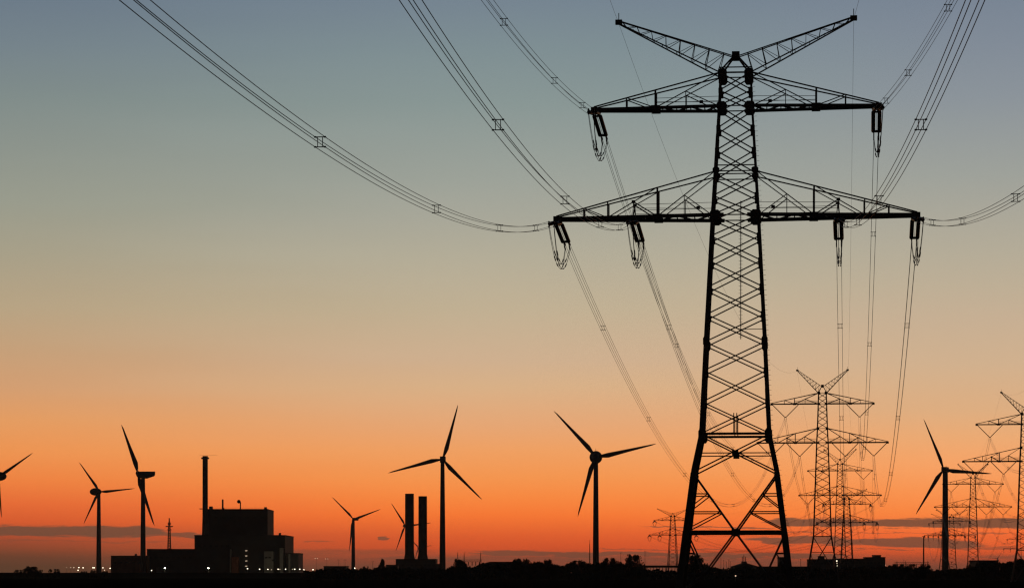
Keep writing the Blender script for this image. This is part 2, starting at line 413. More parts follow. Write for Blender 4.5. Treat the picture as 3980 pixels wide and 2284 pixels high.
        for s, x, z in ((-1, 2.75, 39.7), (1, 2.75, 39.7), (-1, 3.0, 31.2), (1, 3.0, 31.2)):
            m = MB(); m.cbox((s * x, -1.0, z), .3, .05, .26); m.beam((s * x, -1, z), (s * (x + .35), -1.02, z), .03); m.obj('number_plate', STEEL, th)
    ph = [(-k['xo'], zl), (-k['xi'], zl), (k['xi'], zl), (k['xo'], zl), (-k['xu'], zu), (k['xu'], zu)]
    if tension:
        for x, z in ph:
            a = Vector((x, 0, z - .25)); ends = []
            for sgn, tx, sl in ((1, .03, SOUT), (-1, .007, SIN)):
                d = Vector((tx * 1.0, sgn, -sl)).normalized(); lat = Vector((1, 0, 0)); b0 = a + d * .7; b1 = a + d * 5.9; e = a + d * 7.6
                for o in (-.25, .25):
                    m = MB(); ribbed(m, b0 + lat * o, b1 + lat * o, k['ir'], 22 if k['det'] else 3); m.obj('insulator_string', INSUL, th)
                m = MB(); m.beam(b1 - lat * .34, b1 + lat * .34, .09, .2); m.beam(a, b0 - lat * .23, .08); m.beam(a, b0 + lat * .23, .08); m.beam(b0 - lat * .3, b0 + lat * .3, .08, .16); m.beam(b0, b1, .03)
                for o in (-.2, .2):
                    for v in (-.2, .2):
                        m.beam(b1 + lat * o, e + lat * o + Vector((0, 0, v)), .06); m.beam(b1.lerp(e, .55) + lat * o + Vector((0, 0, v * .6)), e + lat * o + Vector((0, 0, v)), .1)
                m.obj('yoke', STEEL, th); ends.append(e)
            for o in (-.2, .2):
                for v in (-.2, .2):
                    m = MB(); pts = []
                    for i in range(17):
                        t = i / 16; p = ends[1].lerp(ends[0], t) + Vector((o * lerp(1, .35, math.sin(math.pi * t)), 0, v)); p.z -= 2.35 * (1 - abs(2 * t - 1) ** 2.3); pts.append(p)
                    m.tube(pts, .02 if k['det'] else .03, 5)
                    if k['det']:
                        for q in (4, 6, 10, 12): m.tube([pts[q], pts[q + 1]], .05, 5)
                    m.obj('jumper_cable', WIRE, th)
    else:
        for (x, z) in ph:
            s = 1 if x > 0 else -1
            hw = 3.0
            for e in (-1, 1):
                m = MB(); ribbed(m, (x + e * hw, 0, z - .15), (x + e * .18, 0, z - 3.0), .1, 12); m.obj('insulator_string', INSUL, th)
            m = MB(); m.cbox((x, 0, z - 3.05), .5, .1, .22)
            for o in (-.2, .2):
                for v in (0, -.4): m.cbox((x + o, 0, z - 3.15 + v), .07, .3, .09)
                m.beam((x + o, 0, z - 3.0), (x + o, 0, z - 3.55), .04)
            m.obj('suspension_clamp', STEEL, th)
    return th
T1K = dict(prof=[(-.3, 4.66), (.0, 4.62), (5.06, 4.0), (10.1, 3.36), (12.95, 2.77), (20.5, 2.41), (30.5, 1.89), (34.3, 1.66), (40.0, 1.32), (42.0, 1.25)],
           nodes=[12.95, 15.5, 18.0, 20.3, 22.5, 24.7, 26.8, 28.8, 30.5, 32.05, 33.8, 35.7, 37.5, 39.3, 40.55, 42.0],
           ties=[30.5, 33.8, 34.5, 39.3, 42.0, 42.4], bar=12.95, xlow=9.85, bar2=5.1, foot=1.75, leg=.34, td=.095,
           legseg=[(-.3, .52), (5.06, .46), (9.85, .38), (12.95, .36), (16.5, .34), (20.3, .33), (22.6, .31), (25.6, .3), (28.8, .28), (31.2, .25), (34, .22), (37, .19), (39.3, .17), (42.2, .17)],
           zl=30.5, zlt=34.0, zu=39.3, zut=42.0, Ll=14.6, Lu=11.55, tb=.21, tt=.10, ta=.062, zblk=43.5, zp=46.4, Lp=9.45,
           plates=[(30.5, .86, .8), (34.1, .56, .5), (39.3, .78, .72), (41.85, .72, .92), (20.35, .5, .85), (12.9, .6, .95)],
           xo=14.38, xi=8.2, xu=11.27, ir=.17, det=True, deep=True)
T2K = dict(prof=[(-.3, 4.0), (.0, 3.9), (10.6, 2.1), (32.3, 1.37), (35.6, 1.2), (43.8, .93)],
           nodes=[10.6, 13.0, 15.2, 17.3, 19.2, 21.1, 22.9, 24.6, 26.3, 27.9, 29.4, 30.9, 32.3, 33.9, 35.6, 37.1, 38.6, 40.0, 41.3, 42.6, 43.8],
           ties=[32.3, 35.6, 41.3, 43.8], bar=10.6, xlow=6.9, bar2=6.5, foot=1.2, leg=.2, td=.075,
           legseg=[(-.3, .3), (10.6, .26), (43.8, .2)],
           zl=32.3, zlt=35.6, zu=41.3, zut=43.8, Ll=15.1, Lu=11.86, tb=.19, tt=.11, ta=.08, zblk=45.4, zp=49.1, Lp=5.8,
           plates=[(35.6, .6, .6), (43.8, .6, .6), (32.3, .45, .35), (41.3, .4, .35)],
           xo=11.8, xi=5.25, xu=8.55, ir=.1, det=False, deep=False)
# suspension lower part: one plain X under the bar instead of the deep V
def sus_base(T2K):
    return T2K
T1 = make_tower(T1K, 'huge black lattice pylon standing nearest, its legs running out of the bottom of the view', True)
T1ROT = -5.4
T1.location = (18.06, 230, 0); T1.rotation_euler[2] = R_(T1ROT)
T1['group'] = 'lattice pylons of the power lines'
T2 = make_tower(T2K, 'second pylon with V-shaped insulators, just right of the nearest one', False)
T4K = dict(T1K); T4K.update(det=False, ta=.075, tt=.12, td=.085)
T4 = make_tower(T4K, 'distant pylon on U-shaped jumper loops, partly hidden behind the second and third pylons', True)
class Pyl:
    def __init__(s, o, x, y, sink, rot, K, tens):
        s.o, s.K, s.t = o, K, tens; o.location = (x, y, -sink); o.rotation_euler[2] = R_(rot); o['group'] = 'lattice pylons of the power lines'
        s.M = Matrix.Translation((x, y, -sink)) @ Matrix.Rotation(R_(rot), 4, 'Z')
    def att(s, i, away):
        """wire attachment: i = 0..5 phases, 6, 7 earth wires; away True toward the horizon"""
        K = s.K
        if i >= 6: return s.M @ Vector(((-1 if i == 6 else 1) * K['Lp'], 0, K['zp'] - .1))
        x = [-K['xo'], -K['xi'], K['xi'], K['xo'], -K['xu'], K['xu']][i]; z = K['zl'] if i < 4 else K['zu']
        if s.t:
            sgn, tx, sl = (1, .03, SOUT) if away else (-1, .007, SIN)
            d = Vector((tx, sgn, -sl)).normalized(); return s.M @ (Vector((x, 0, z - .25)) + d * 7.6)
        return s.M @ Vector((x, 0, z - 3.35))
def cp(src, label):
    c = copy_tree(src); c['label'] = label; return c
lr = -7.1
p1 = Pyl(T1, 18.06, 230, 0, T1ROT, T1K, True)
p2 = Pyl(T2, 72.0, 661, 0, lr, T2K, False)
p3 = Pyl(cp(T2, 'third pylon in the near row, seen through and to the right of the second one'), 120.5, 1047, 1.45, lr, T2K, False)
p4 = Pyl(T4, 161.2, 1372, 3.7, -2.0, T4K, True)
pl = Pyl(cp(T4, 'small far pylon close left of the nearest pylon legs'), 97.7, 1732, 4.7, 6, T4K, True)
qa = Pyl(cp(T2, 'pylon cut off by the right edge of the view, only its left half showing'), 125.2, 695, 2.95, -7.5, T2K, False)
qb = Pyl(cp(T2, 'mid-distance pylon just right of the wind turbine with box-like nacelle'), 182.3, 1127, 3.8, -7.5, T2K, False)
qc = Pyl(cp(T4, 'far pylon directly behind the right side of the right-hand wind turbine tower'), 271.8, 1762, 4.7, -7.5, T4K, True)
qd = Pyl(cp(T4, 'farthest pylon half hidden behind the right-hand wind turbine tower'), 318, 2096, 0, -7.5, T4K, True)
qe = Pyl(cp(T4, 'tiny far pylon seen between the legs of the cut-off pylon at the right edge'), X_(3961, 2700), 2700, 4, -10, T4K, True)

# ------------------------------------------------------------------ overhead wires
OFF = [(-.2, .2), (.2, .2), (-.2, -.2), (.2, -.2)]
def spacer_mb(c, lat):
    m = MB(); c = Vector(c); z = Vector((0, 0, 1))
    for v in (-.2, .2): m.beam(c - lat * .2 + z * v, c + lat * .2 + z * v, .028, .034)
    for o in (-.1, .1): m.beam(c + lat * o - z * .2, c + lat * o + z * .2, .03)
    for o, v in OFF: m.cbox(c + lat * o + z * v, .085, .11, .055)
    return m
def bundle(fn, t0, t1, n, label, group, spacers, r=.0155, name='conductor_bundle', zo=0, sides=5):
    """four parallel wires along fn(t) held by spacers"""
    o0 = Vector(fn(t0)); th = thing(name, o0, label, 'power line', group)
    d = (Vector(fn(t1)) - o0); lat = Vector((d.y, -d.x, 0)).normalized()
    pts = [Vector(fn(lerp(t0, t1, i / n))) - o0 for i in range(n + 1)]
    for o, v in OFF:
        m = MB(); m.tube([p + lat * o + Vector((0, 0, v)) for p in pts], r, sides, cap=False); m.obj('conductor', WIRE, th)
    for t in spacers: spacer_mb(Vector(fn(t)) - o0, lat).obj('spacer', WIRE, th)
    return th
def single(fn, t0, t1, n, label, group, r=.011):
    m = MB(); o0 = Vector(fn(t0)); m.tube([Vector(fn(lerp(t0, t1, i / n))) - o0 for i in range(n + 1)], r, 5, cap=False)
    o = m.obj('earth_wire', WIRE); o.location = o0; tag(o, label, 'earth wire', group); return o
PH = ['outer lower left', 'inner lower left', 'inner lower right', 'outer lower right', 'upper left', 'upper right']
# towards and over the camera
INC = {0: (.093, .141, [18.5, 44, 78, 117, 160, 205]), 1: (.087, .139, [24, 49, 82, 120, 160, 205]), 2: (.087, .139, [21, 46.5, 79, 118, 160, 205]),
       3: (.081, .138, [17, 42.5, 78, 118, 160, 205]), 4: (.112, .095, [13, 31.5, 61, 100, 145, 190]), 5: (.059, .074, [11.5, 28, 56, 95, 140, 185])}
BC = .00042
for i in range(6):
    s, a, spc = INC[i]
    base = p1.M @ Vector(([-14.95, -8.2, 8.2, 14.95, -11.8, 11.8][i], 0, (28.1 if i < 4 else 37.2) + EYE))
    e = p1.att(i, False)
    raw = lambda t: Vector((base.x - s * t, base.y - t, base.z - a * t + BC * t * t))
    t_s = base.y - e.y; dlt = e - raw(t_s)
    fn = lambda t, dlt=dlt, raw=raw: raw(t) + dlt * math.exp(-(t - t_s) / 18.0)
    bundle(fn, t_s, 300, 110, 'four-wire bundle rising overhead from the nearest pylon, %s phase' % PH[i], 'wire bundles overhead', spc)
for i, nm in ((6, 'left'), (7, 'right')):
    b0 = p1.att(i, False)
    single(lambda t: (b0.x - .085 * t, b0.y - t, b0.z - .07 * t + .0003 * t * t), 0, 260, 50, 'thin single wire leaving the %s raised tip of the nearest pylon upwards' % nm, 'earth wires')
SPN = [('first', 'second')]
def span(pa, pb, names, sagL, sagU, sagE, spc=True, n=44, order=range(8)):
    for i in order:
        A = pa.att(i, True); B = pb.att(i, False) if pb.t else pb.att(i, True)
        D = (B - A).length; sg = sagE if i > 5 else (sagL if i < 4 else sagU)
        fn = lambda t, A=A, B=B, sg=sg: A.lerp(B, t) - Vector((0, 0, 4 * sg * t * (1 - t)))
        if i < 6:
            st = [x / D for x in (30, 82, 140, 200, 262, 325, 385) if x < D - 15] if spc else []
            bundle(fn, 0, 1, n, '%s wire bundle, %s' % (PH[i], names), 'wire bundles between pylons', st, r=.0155 if spc else .017, sides=4)
        else: single(fn, 0, 1, n, '%s thin top wire, %s' % ('left' if i == 6 else 'right', names), 'earth wires')
span(p1, p2, 'from the nearest pylon down to the second pylon', 16, 17, 9)
span(p2, p3, 'from the second pylon to the third', 14, 14, 9)
span(p3, p4, 'from the third pylon to the far one with U-shaped loops', 11, 11, 7, spc=False, n=24)
span(p4, pl, 'running far off to the small pylon left of the nearest', 11, 11, 7, spc=False, n=24)
span(qa, qb, 'from the pylon cut by the right edge', 14, 14, 9, n=30)
span(qb, qc, 'from the mid-distance right pylon away', 16, 16, 10, spc=False, n=24)
class Ghost:      # the next tower of the right-hand line stands out of view
    t = False
    def att(s, i, away):
        M = Matrix.Translation((125.2 - 57, 695 - 430, -2.95)) @ Matrix.Rotation(R_(-7.5), 4, 'Z'); K = T2K
        if i >= 6: return M @ Vector(((-1 if i == 6 else 1) * K['Lp'], 0, K['zp'] - .1))
        x = [-K['xo'], -K['xi'], K['xi'], K['xo'], -K['xu'], K['xu']][i]; z = K['zl'] if i < 4 else K['zu']
        return M @ Vector((x, 0, z - 3.35))
span(Ghost(), qa, 'coming in over the right edge', 15, 15, 9, n=30, order=(0, 1, 4, 6))

# ------------------------------------------------------------------ wind turbines
def blade_mesh(Rr, flip=1):
    m = MB(); st = [(0, .9, .9), (.04, .9, .85), (.12, 1.7, .6), (.2, 2.3, .45), (.35, 1.9, .33), (.55, 1.4, .24), (.75, 1.0, .17), (.92, .65, .1), (1, .16, .05)]
    n = 10
    for f, c, t in st:
        c *= Rr / 29; t *= Rr / 33
        for j in range(n):
            a = 2 * math.pi * j / n; x = math.cos(a) * c / 2 + (c - .9 * Rr / 33) * .28; m.v.append(Vector((x * flip, math.sin(a) * t / 2, f * Rr)))
    for k in range(len(st) - 1):
        for j in range(n):
            a = k * n + j; b = k * n + (j + 1) % n; m.f.append((a, b, b + n, a + n))
    m.f.append(tuple(range(n))[::-1]); m.f.append(tuple((len(st) - 1) * n + j for j in range(n)))
    return m.mesh('blade', BLADEM, True)
BLADES = {}
def turbine(hx, hy, tx, wt, wb, Rpx, angs, label, nac='box', hubh=62.0, side=0, yaw=0, basis=None):
    D = hubh * F / (HZ - hy); s = D / F; hz = Z_(hy, D)
    tw = thing('wind_turbine', (X_(tx, D), D, 0), label, 'wind turbine', 'wind turbines on the horizon')
    hub = Vector((X_(hx, D) - X_(tx, D), -wt * s * .5 - 2.2, hz))
    m = MB(); m.tube([(0, 0, -.5), (0, 0, hz * .5), (0, 0, hz - 1.0)], [wb * s / 2, (wb + wt) * s / 4, wt * s / 2], 20); m.obj('tower', TWHITE, tw, True)
    m = MB(); m.box((-.5, -wb * s / 2 - .12, .3), (.5, -wb * s / 2 + .4, 2.6)); m.obj('door', STEEL, tw)
    m = MB()
    if nac == 'box':
        dirn = Vector((math.sin(yaw), math.cos(yaw), 0)); a = hub + dirn * .6; b = hub + dirn * 8.2; m.beam(a, b, 3.0, 3.1); m.beam(b, b + dirn * 1.2, 2.2, 2.2); m.beam(b + Vector((0, 0, 1.5)) - dirn, b + Vector((0, 0, 2.6)) - dirn, .15)
        m.obj('nacelle', TWHITE, tw)
    elif nac == 'side':   # seen from the side, long tapered nacelle
        z = hz; pr = [(-3.4, 1.2), (-2.4, 2.5), (2.6, 3.2), (7.2, 1.9), (7.8, 1.1)]
        for (xa, ha), (xb, hb) in zip(pr[:-1], pr[1:]):
            i = len(m.v)
            for x, h in ((xa, ha), (xb, hb)):
                for yy, zz in ((-1.5, -h), (1.5, -h), (1.5, 1.4), (-1.5, 1.4)): m.v.append(Vector((x + hub.x + 2.6, yy, z + zz - .3 + (.35 * (x + 3) / 8 if zz < 0 else 0))))
            m.f += [(i + q, i + (q + 1) % 4, i + 4 + (q + 1) % 4, i + 4 + q) for q in range(4)]
        m.f += [(0, 3, 2, 1), tuple(len(m.v) - 4 + q for q in range(4))]
        m.obj('nacelle', TWHITE, tw); hub.y = 0
    elif nac == 'ball':
        m.ball((0, 0, hz), 25 * s, 24, 14, (1, 1.25, 1)); m.beam((0, 1, hz + 3), (0, 1, hz + 3 + 12 * s), .2); m.obj('nacelle', TWHITE, tw, True); hub.y = -25 * s * 1.25 - .3
    elif nac == 'egg':
        m.ball((side * 2.2, -1, hz), 3.0, 16, 10, (1.5, 1.3, .95)); m.obj('nacelle', TWHITE, tw, True)
    m = MB(); m.ball((0, 0, 0), 1.45 if nac != 'ball' else 2.0, 14, 8, (1, 1.2, 1)); h = m.obj('hub', TWHITE, tw, True); h.location = hub
    Rr = Rpx * s
    me = blade_mesh(Rr)
    for i, a in enumerate(angs if basis is None else basis):
        b = bpy.data.objects.new('blade', me); COL.objects.link(b); b.parent = tw
        if basis is None: Mx = Matrix.Rotation(yaw, 4, 'Z') @ Matrix.Rotation(R_(90 - a), 4, 'Y') @ Matrix.Rotation(R_(12), 4, 'Z')
        else:
            zax = Vector(a[0]).normalized(); xax = Vector(a[1]).normalized(); yax = zax.cross(xax).normalized(); xax = yax.cross(zax)
            Mx = Matrix((xax, yax, zax)).transposed().to_4x4()
        b.matrix_local = Matrix.Translation(hub) @ Mx
    return tw
turbine(-2, 1850, -14, 13, 20, 160, (34, 154, 274), 'wind turbine at the very left edge, only its blades reaching in', 'egg', side=1)
turbine(388, 1910, 384, 13, 21, 138, (124, 5, 244), 'leftmost whole wind turbine, with an egg-shaped nacelle, left of the power station', 'egg', side=-1)
vd = Vector((1454, -11077, 300)).normalized(); u = Vector((-.305, 0, .952)); u = (u - vd * u.dot(vd)).normalized(); n_ = u.cross(vd); n_ = n_ if n_.x > 0 else -n_
turbine(536, 1838, 556, 15, 22, 240, None, 'wind turbine seen side on, standing in front of the low halls at the left', 'side',
        basis=[(u * .866 - vd * .5, n_), (u * -.866 - vd * .5, -n_), (vd, u)])
turbine(1374, 2016, 1373, 11, 16, 124, (137, 18.5, 262), 'slender pale wind turbine standing between the power station and the twin chimneys', 'box', yaw=.5)
turbine(1575, 2042, 1590, 9, 13, 104, (122, 6, 249), 'wind turbine mostly hidden behind the left one of the twin chimneys', 'box', yaw=-.2)
turbine(1627, 2128, 1640, 6, 9, 54, (131, 11, 251), 'small wind turbine mostly hidden behind the right one of the twin chimneys', 'box', yaw=-.2)
turbine(1721, 1784, 1720, 15, 25, 218, (74, 194, 314), 'tall wind turbine just right of the twin chimneys', 'box')
turbine(2314, 1776, 2316, 17, 25, 240, (132, 12, 253), 'tall wind turbine with a round ball-like nacelle, left of the nearest pylon', 'ball')
turbine(3664, 1824, 3674, 20, 27, 212, (114, -4, 235), 'wind turbine with a box-like nacelle at the right, among the far pylons', 'box', yaw=.35)
turbine(3877, 2168, 3877, 4, 6, 27, (58, 178, 298), 'tiny far wind turbine near the right edge above the trees', 'box')

# ------------------------------------------------------------------ buildings
def blk(parent, name, x0, x1, yt, D, dep, m, roof=True, mat_roof=None):
    a, b, z = X_(x0, D), X_(x1, D), Z_(yt, D); k = MB(); k.box((a, D, -.5), (b, D + dep, z))
    o = k.obj(name, m, parent)
    if roof:
        r = MB(); r.box((a - .15, D - .15, z + .003), (b + .15, D + dep + .15, z + .55)); r.obj('roof_edge', mat_roof or ROOFM, o)
    return o
def win(parent, x, y, w, h, D, name='window', m=DARKG):
    a, z = X_(x, D), Z_(y, D); k = MB(); k.box((a - w / 2, D - .12, z - h / 2), (a + w / 2, D + .2, z + h / 2)); return k.obj(name, m, parent)
D = 2300.0
ps = thing('power_station', (0, 0, 0), 'big stepped dark power station building behind the side-on wind turbine', 'power station')
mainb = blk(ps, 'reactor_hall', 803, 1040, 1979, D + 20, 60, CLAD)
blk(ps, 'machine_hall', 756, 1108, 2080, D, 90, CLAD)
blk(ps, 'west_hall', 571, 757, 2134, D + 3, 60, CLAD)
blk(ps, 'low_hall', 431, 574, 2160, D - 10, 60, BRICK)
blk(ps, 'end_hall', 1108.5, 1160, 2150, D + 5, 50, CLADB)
for x, y0, y1, w, m in ((917, 2162, 2210, 26, BRICK), (1048, 2141, 2212, 36, CLADB), (1097, 2128, 2190, 13, CLADB), (1128, 2152, 2212, 8, CLADB), (899.5, 2132, 2212, 3, CLADB)):
    a = X_(x - w / 2, D); b = X_(x + w / 2, D); k = MB(); k.box((a, D - 9, -.2), (b, D - .02, Z_(y0, D))); k.obj('front_block', m, ps)
for x in range(585, 750, 22): win(ps, x, 2165, 2.2, 1.4, D + 3)
for x in range(775, 890, 22): win(ps, x, 2120, 2.2, 1.4, D)
for x in range(445, 570, 25): win(ps, x, 2185, 2.2, 1.4, D - 10)
for x in range(840, 1035, 30): win(ps, x, 2010, 2.6, .9, D + 20, 'louvre')
win(ps, 1035, 2165, 2, 1.2, D - 9); win(ps, 1048, 2165, 2, 1.2, D - 9); win(ps, 1061, 2175, 2, 1.2, D - 9); win(ps, 620, 2215, 5, 5, D + 3, 'gate', STEEL)
k = MB(); z0 = Z_(1979, D + 20); x = X_(846, D); k.tube([(x, D + 40, z0), (x, D + 40, Z_(1934, D))], [.75, .7], 12); k.obj('roof_vent', STEEL, ps)
k = MB(); x = X_(916, D); k.beam((x, D + 40, z0), (x, D + 40, Z_(1945, D)), .9); k.ball((x - 1.2, D + 39, Z_(1943, D)), 1.5, 12, 8); k.obj('roof_mast', STEEL, ps)
k = MB(); a, b = X_(808, D), X_(1039, D + 20)
for zz in (.6, 1.1): k.beam((a, D + 19.8, z0 + .5 + zz), (b, D + 19.8, z0 + .5 + zz), .05)
for i in range(40): q = lerp(a, b, i / 39); k.beam((q, D + 19.8, z0 + .5), (q, D + 19.8, z0 + 1.6), .05)
k.obj('roof_railing', STEEL, ps)
for x, w, h, y in ((1032, 2.2, 1.6, 1979), (868, 1.6, .9, 1979), (1088, 1.8, 1.8, 2080), (528, 1.6, 1.6, 2160), (820, 3, 2.2, 1979)):
    k = MB(); dd = D + (25 if y == 1979 else 10); z = Z_(y, D + (20 if y == 1979 else 0) - (10 if y == 2160 else 0)); k.cbox((X_(x, dd), dd, z + .55 + h / 2), w, 2, h); k.obj('roof_unit', STEEL, ps)
def chimney(xc, D, yt, wt, wb, yflare, label, rail=False, zb=-.5, wf=None):
    th = thing('chimney', (X_(xc, D), D, 0), label, 'chimney', 'tall chimneys'); s = D / F
    m = MB(); zt = Z_(yt, D); zf = Z_(yflare, D); m.tube([(0, 0, zb), (0, 0, zf), (0, 0, (zt + zf) / 2), (0, 0, zt)], [(wf or wb) * s / 2, wb * s / 2, (wb + wt) * s / 4, wt * s / 2], 28, cap=False)
    i = len(m.v) - 28
    for j in range(28): v = m.v[i + j]; m.v.append(Vector((v.x * .85, v.y * .85, v.z)))
    for j in range(28): m.v.append(Vector((m.v[i + 28 + j].x, m.v[i + 28 + j].y, zt - 6)))
    for q in (0, 1):
        for j in range(28): a = i + q * 28 + j; b = i + q * 28 + (j + 1) % 28; m.f.append((a, b, b + 28, a + 28))
    m.obj('shaft', CONC, th, False)
    if rail:
        m = MB(); R0 = wt * s / 2 + 1.1
        m.tube([(0, 0, zt - 2.4), (0, 0, zt - 1.3)], R0, 28)
        for zz in (-1.4, -.9):
            pts = [(R0 * math.cos(2 * math.pi * j / 28), R0 * math.sin(2 * math.pi * j / 28), zt + zz) for j in range(29)]
            for a, b in zip(pts[:-1], pts[1:]): m.beam(a, b, .08)
        m.beam((-R0 - 1.4, 0, zt + .6), (R0 + 6.5, 0, zt + .6), .12); m.beam((R0 - 1, 0, zt), (R0 - 1, 0, zt + .6), .1)
        m.beam((-R0 - 1.4, 0, Z_(1976, D)), (-R0 + 1, 0, Z_(1976, D)), .7)
        m.obj('platform', STEEL, th)
    return th
chimney(797.5, D + 8, 1771, 20.5, 21, 2000, 'tall slim chimney with a top platform at the left edge of the power station', True, wf=34)
chimney(1591.5, D, 1917, 34, 35, 2148, 'left and slightly taller one of the thick twin chimneys', zb=8, wf=52)
chimney(1643, D, 1927, 33, 34, 2150, 'right and slightly shorter one of the thick twin chimneys', zb=8, wf=52)
tb = thing('boiler_house', (0, 0, 0), 'low dark building carrying the thick twin chimneys', 'building')
blk(tb, 'hall', 1538, 1693, 2173, D - 25, 60, CLAD); blk(tb, 'annex', 1692, 1712, 2192, D - 22, 40, CLAD)
for x in range(1550, 1690, 17): win(tb, x, 2195, 2, 1.4, D - 25)
# lattice radio mast on the west hall
mm = thing('radio_mast', (X_(658, D + 20), D + 20, Z_(2134, D + 3)), 'slim radio mast with a small platform standing on the low roof left of the chimney', 'mast'); s = D / F
m = MB(); H = 124 * s
for a in range(4):
    cx_, cy_ = (1, 1, -1, -1)[a], (1, -1, -1, 1)[a]; m.beam((cx_ * 1.2, cy_ * 1.2, 0), (cx_ * .6, cy_ * .6, H * .72), .6)
for i in range(9):
    z0 = i * H * .08; z1 = z0 + H * .08
    for q in (-1, 1): m.beam((-1.1 * q, -1, z0), (1.0 * q, -1, z1), .35); m.beam((-1.1 * q, 1, z0), (1.0 * q, 1, z1), .35)
m.obj('frame', STEEL, mm)
m = MB(); m.tube([(0, 0, H * .72), (0, 0, H * .75)], 3.0, 14); m.tube([(0, 0, H * .62), (0, 0, H * .64)], 2.0, 14); m.obj('platform', STEEL, mm)
m = MB(); m.tube([(0, 0, H * .72), (0, 0, H)], [.7, .4], 8); m.cbox((.9, 0, H * .82), .5, .5, 2.2); m.cbox((-.9, 0, H * .82), .5, .5, 2.2); m.obj('antenna', STEEL, mm)

def house(name, x0, x1, yt, D, dep, label, m=CLAD, cat='building', extra=(), wins=6, wy=None):
    th = thing(name, (0, 0, 0), label, cat); blk(th, 'wall_block', x0, x1, yt, D, dep, m)
    for (a, b, y) in extra: blk(th, 'roof_block', a, b, y, D + 3, dep * .6, m)
    for i in range(wins):
        win(th, lerp(x0, x1, (i + .7) / (wins + .4)), wy or yt + 14, 1.6, 1.2, D)
    return th
house('office_block', 3262, 3440, 2172, 1900, 22, 'long dark flat-roofed block with stepped roof at the right, behind the third pylon', extra=[(3365, 3441, 2166), (3399, 3424, 2158)], wins=12)
house('office_block', 3148, 3241, 2174, 1950, 20, 'shorter flat-roofed block seen through the legs of the second pylon', extra=[(3186, 3205, 2162)], wins=7)
house('warehouse', 3802, 3880, 2180, 1300, 25, 'flat dark warehouse roof above the trees near the right edge', wins=5)
house('warehouse', 1258, 1345, 2201, 1900, 30, 'low dark warehouse just right of the power station behind the lamps', wins=6, wy=2210)
house('warehouse', 1500, 1545, 2196, 1850, 25, 'small low shed touching the left side of the twin chimney building', wins=4, wy=2207)
house('warehouse', 2940, 3160, 2203, 1600, 30, 'very long low dark shed behind the right leg of the nearest pylon', wins=14, wy=2214)
house('house', 3032, 3060, 2168, 1200, 12, 'small tall dark building just inside the right leg of the nearest pylon', wins=2)
# long hall with shallow pitched roof right of the twin chimneys
def pitched(name, x0, x1, ye, yr, D, dep, label, sl0=.12, sl1=.06):
    th = thing(name, (0, 0, 0), label, 'building'); a, b = X_(x0, D), X_(x1, D); ze, zr = Z_(ye, D), Z_(yr, D)
    m = MB(); m.box((a, D, -.5), (b, D + dep, ze)); m.obj('wall_block', CLAD, th)
    m = MB(); i = 0; q = (b - a)
    prof_ = [(a - .5, ze + .01), (a + q * sl0, zr), (b - q * sl1, zr), (b + .5, ze + .01)]
    for y in (D - .4, D + dep + .4):
        for x, z in prof_: m.v.append(Vector((x, y, z)))
    m.f += [(3, 2, 1, 0), (4, 5, 6, 7)] + [(k_, (k_ + 1) % 4, 4 + (k_ + 1) % 4, 4 + k_) for k_ in range(4)]
    m.obj('roof', ROOFM, th)
    for t in range(8): win(th, lerp(x0, x1, (t + .6) / 8.2), ye + 9, 2, 1.5, D)
    return th
pitched('storage_hall', 1855, 2040, 2196, 2181, 1500, 40, 'long hall with a sloping roof end left of the tree clumps at the centre', .26, .05)
hh = pitched('storage_hall', 2855, 2945, 2200, 2187, 1650, 30, 'hall with a low peaked roof and a rooftop box seen between the nearest pylon legs', .45, .45)
m = MB(); m.box((X_(2886, 1650), 1655, Z_(2190, 1650)), (X_(2906, 1650), 1660, Z_(2180, 1650)))
for x in (2889, 2895, 2901): m.beam((X_(x, 1650), 1657, Z_(2182, 1650)), (X_(x, 1650), 1657, Z_(2155 + abs(x - 2895), 1650)), .35)
m.obj('roof_unit', STEEL, hh)
# open shelter with a thin flat roof left of the nearest pylon
sh = thing('open_shelter', (0, 0, 0), 'long flat roof on thin posts just left of the nearest pylon foot', 'shelter'); Ds = 1000
m = MB(); m.box((X_(2488, Ds), Ds, Z_(2204, Ds)), (X_(2640, Ds), Ds + 8, Z_(2195.5, Ds))); m.obj('roof', ROOFM, sh)
for x in range(2492, 2641, 12): m = MB(); m.beam((X_(x, Ds), Ds + 1, -.2), (X_(x, Ds), Ds + 1, Z_(2204.2, Ds)), .22); m.obj('post', CLADB, sh)
# substation gantry
def gantry(xs, D, yt, yb, label):
    th = thing('substation_gantry', (0, 0, 0), label, 'gantry'); s = D / F
    for x in xs:
        m = MB(); X = X_(x, D); zt = Z_(yt, D); w = 5.5 * s
        for q in (-1, 1):
            for p in (-1, 1): m.beam((X + q * w, D + p * w, -.3), (X, D, zt), .16)
        for i in range(9):
            z0 = zt * i / 10; z1 = zt * (i + 1) / 10; a = w * (1 - i / 10); b = w * (1 - (i + 1) / 10)
            for p in (-1, 1): m.beam((X - a, D + p * a, z0), (X + b, D + p * b, z1), .12); m.beam((X + a, D + p * a, z0), (X - b, D + p * b, z1), .12)
        m.obj('mast', STEEL, th)
    m = MB(); z = Z_(yb, D); a, b = X_(xs[0] - 10, D), X_(xs[-1] + 5, D); n = 16
    for o in (0, 1.2): m.beam((a, D, z + o), (b, D, z + o), .2)
    for i in range(n): m.beam((lerp(a, b, i / n), D, z), (lerp(a, b, (i + 1) / n), D, z + 1.2), .14)
    m.obj('crossbeam', STEEL, th)
    for i in range(7):
        x = lerp(a, b, (i + .7) / 7.4); m = MB(); ribbed(m, (x, D, z - .1), (x, D, z - 2.6), .3, 5); m.obj('insulator_string', INSUL, th)
    return th
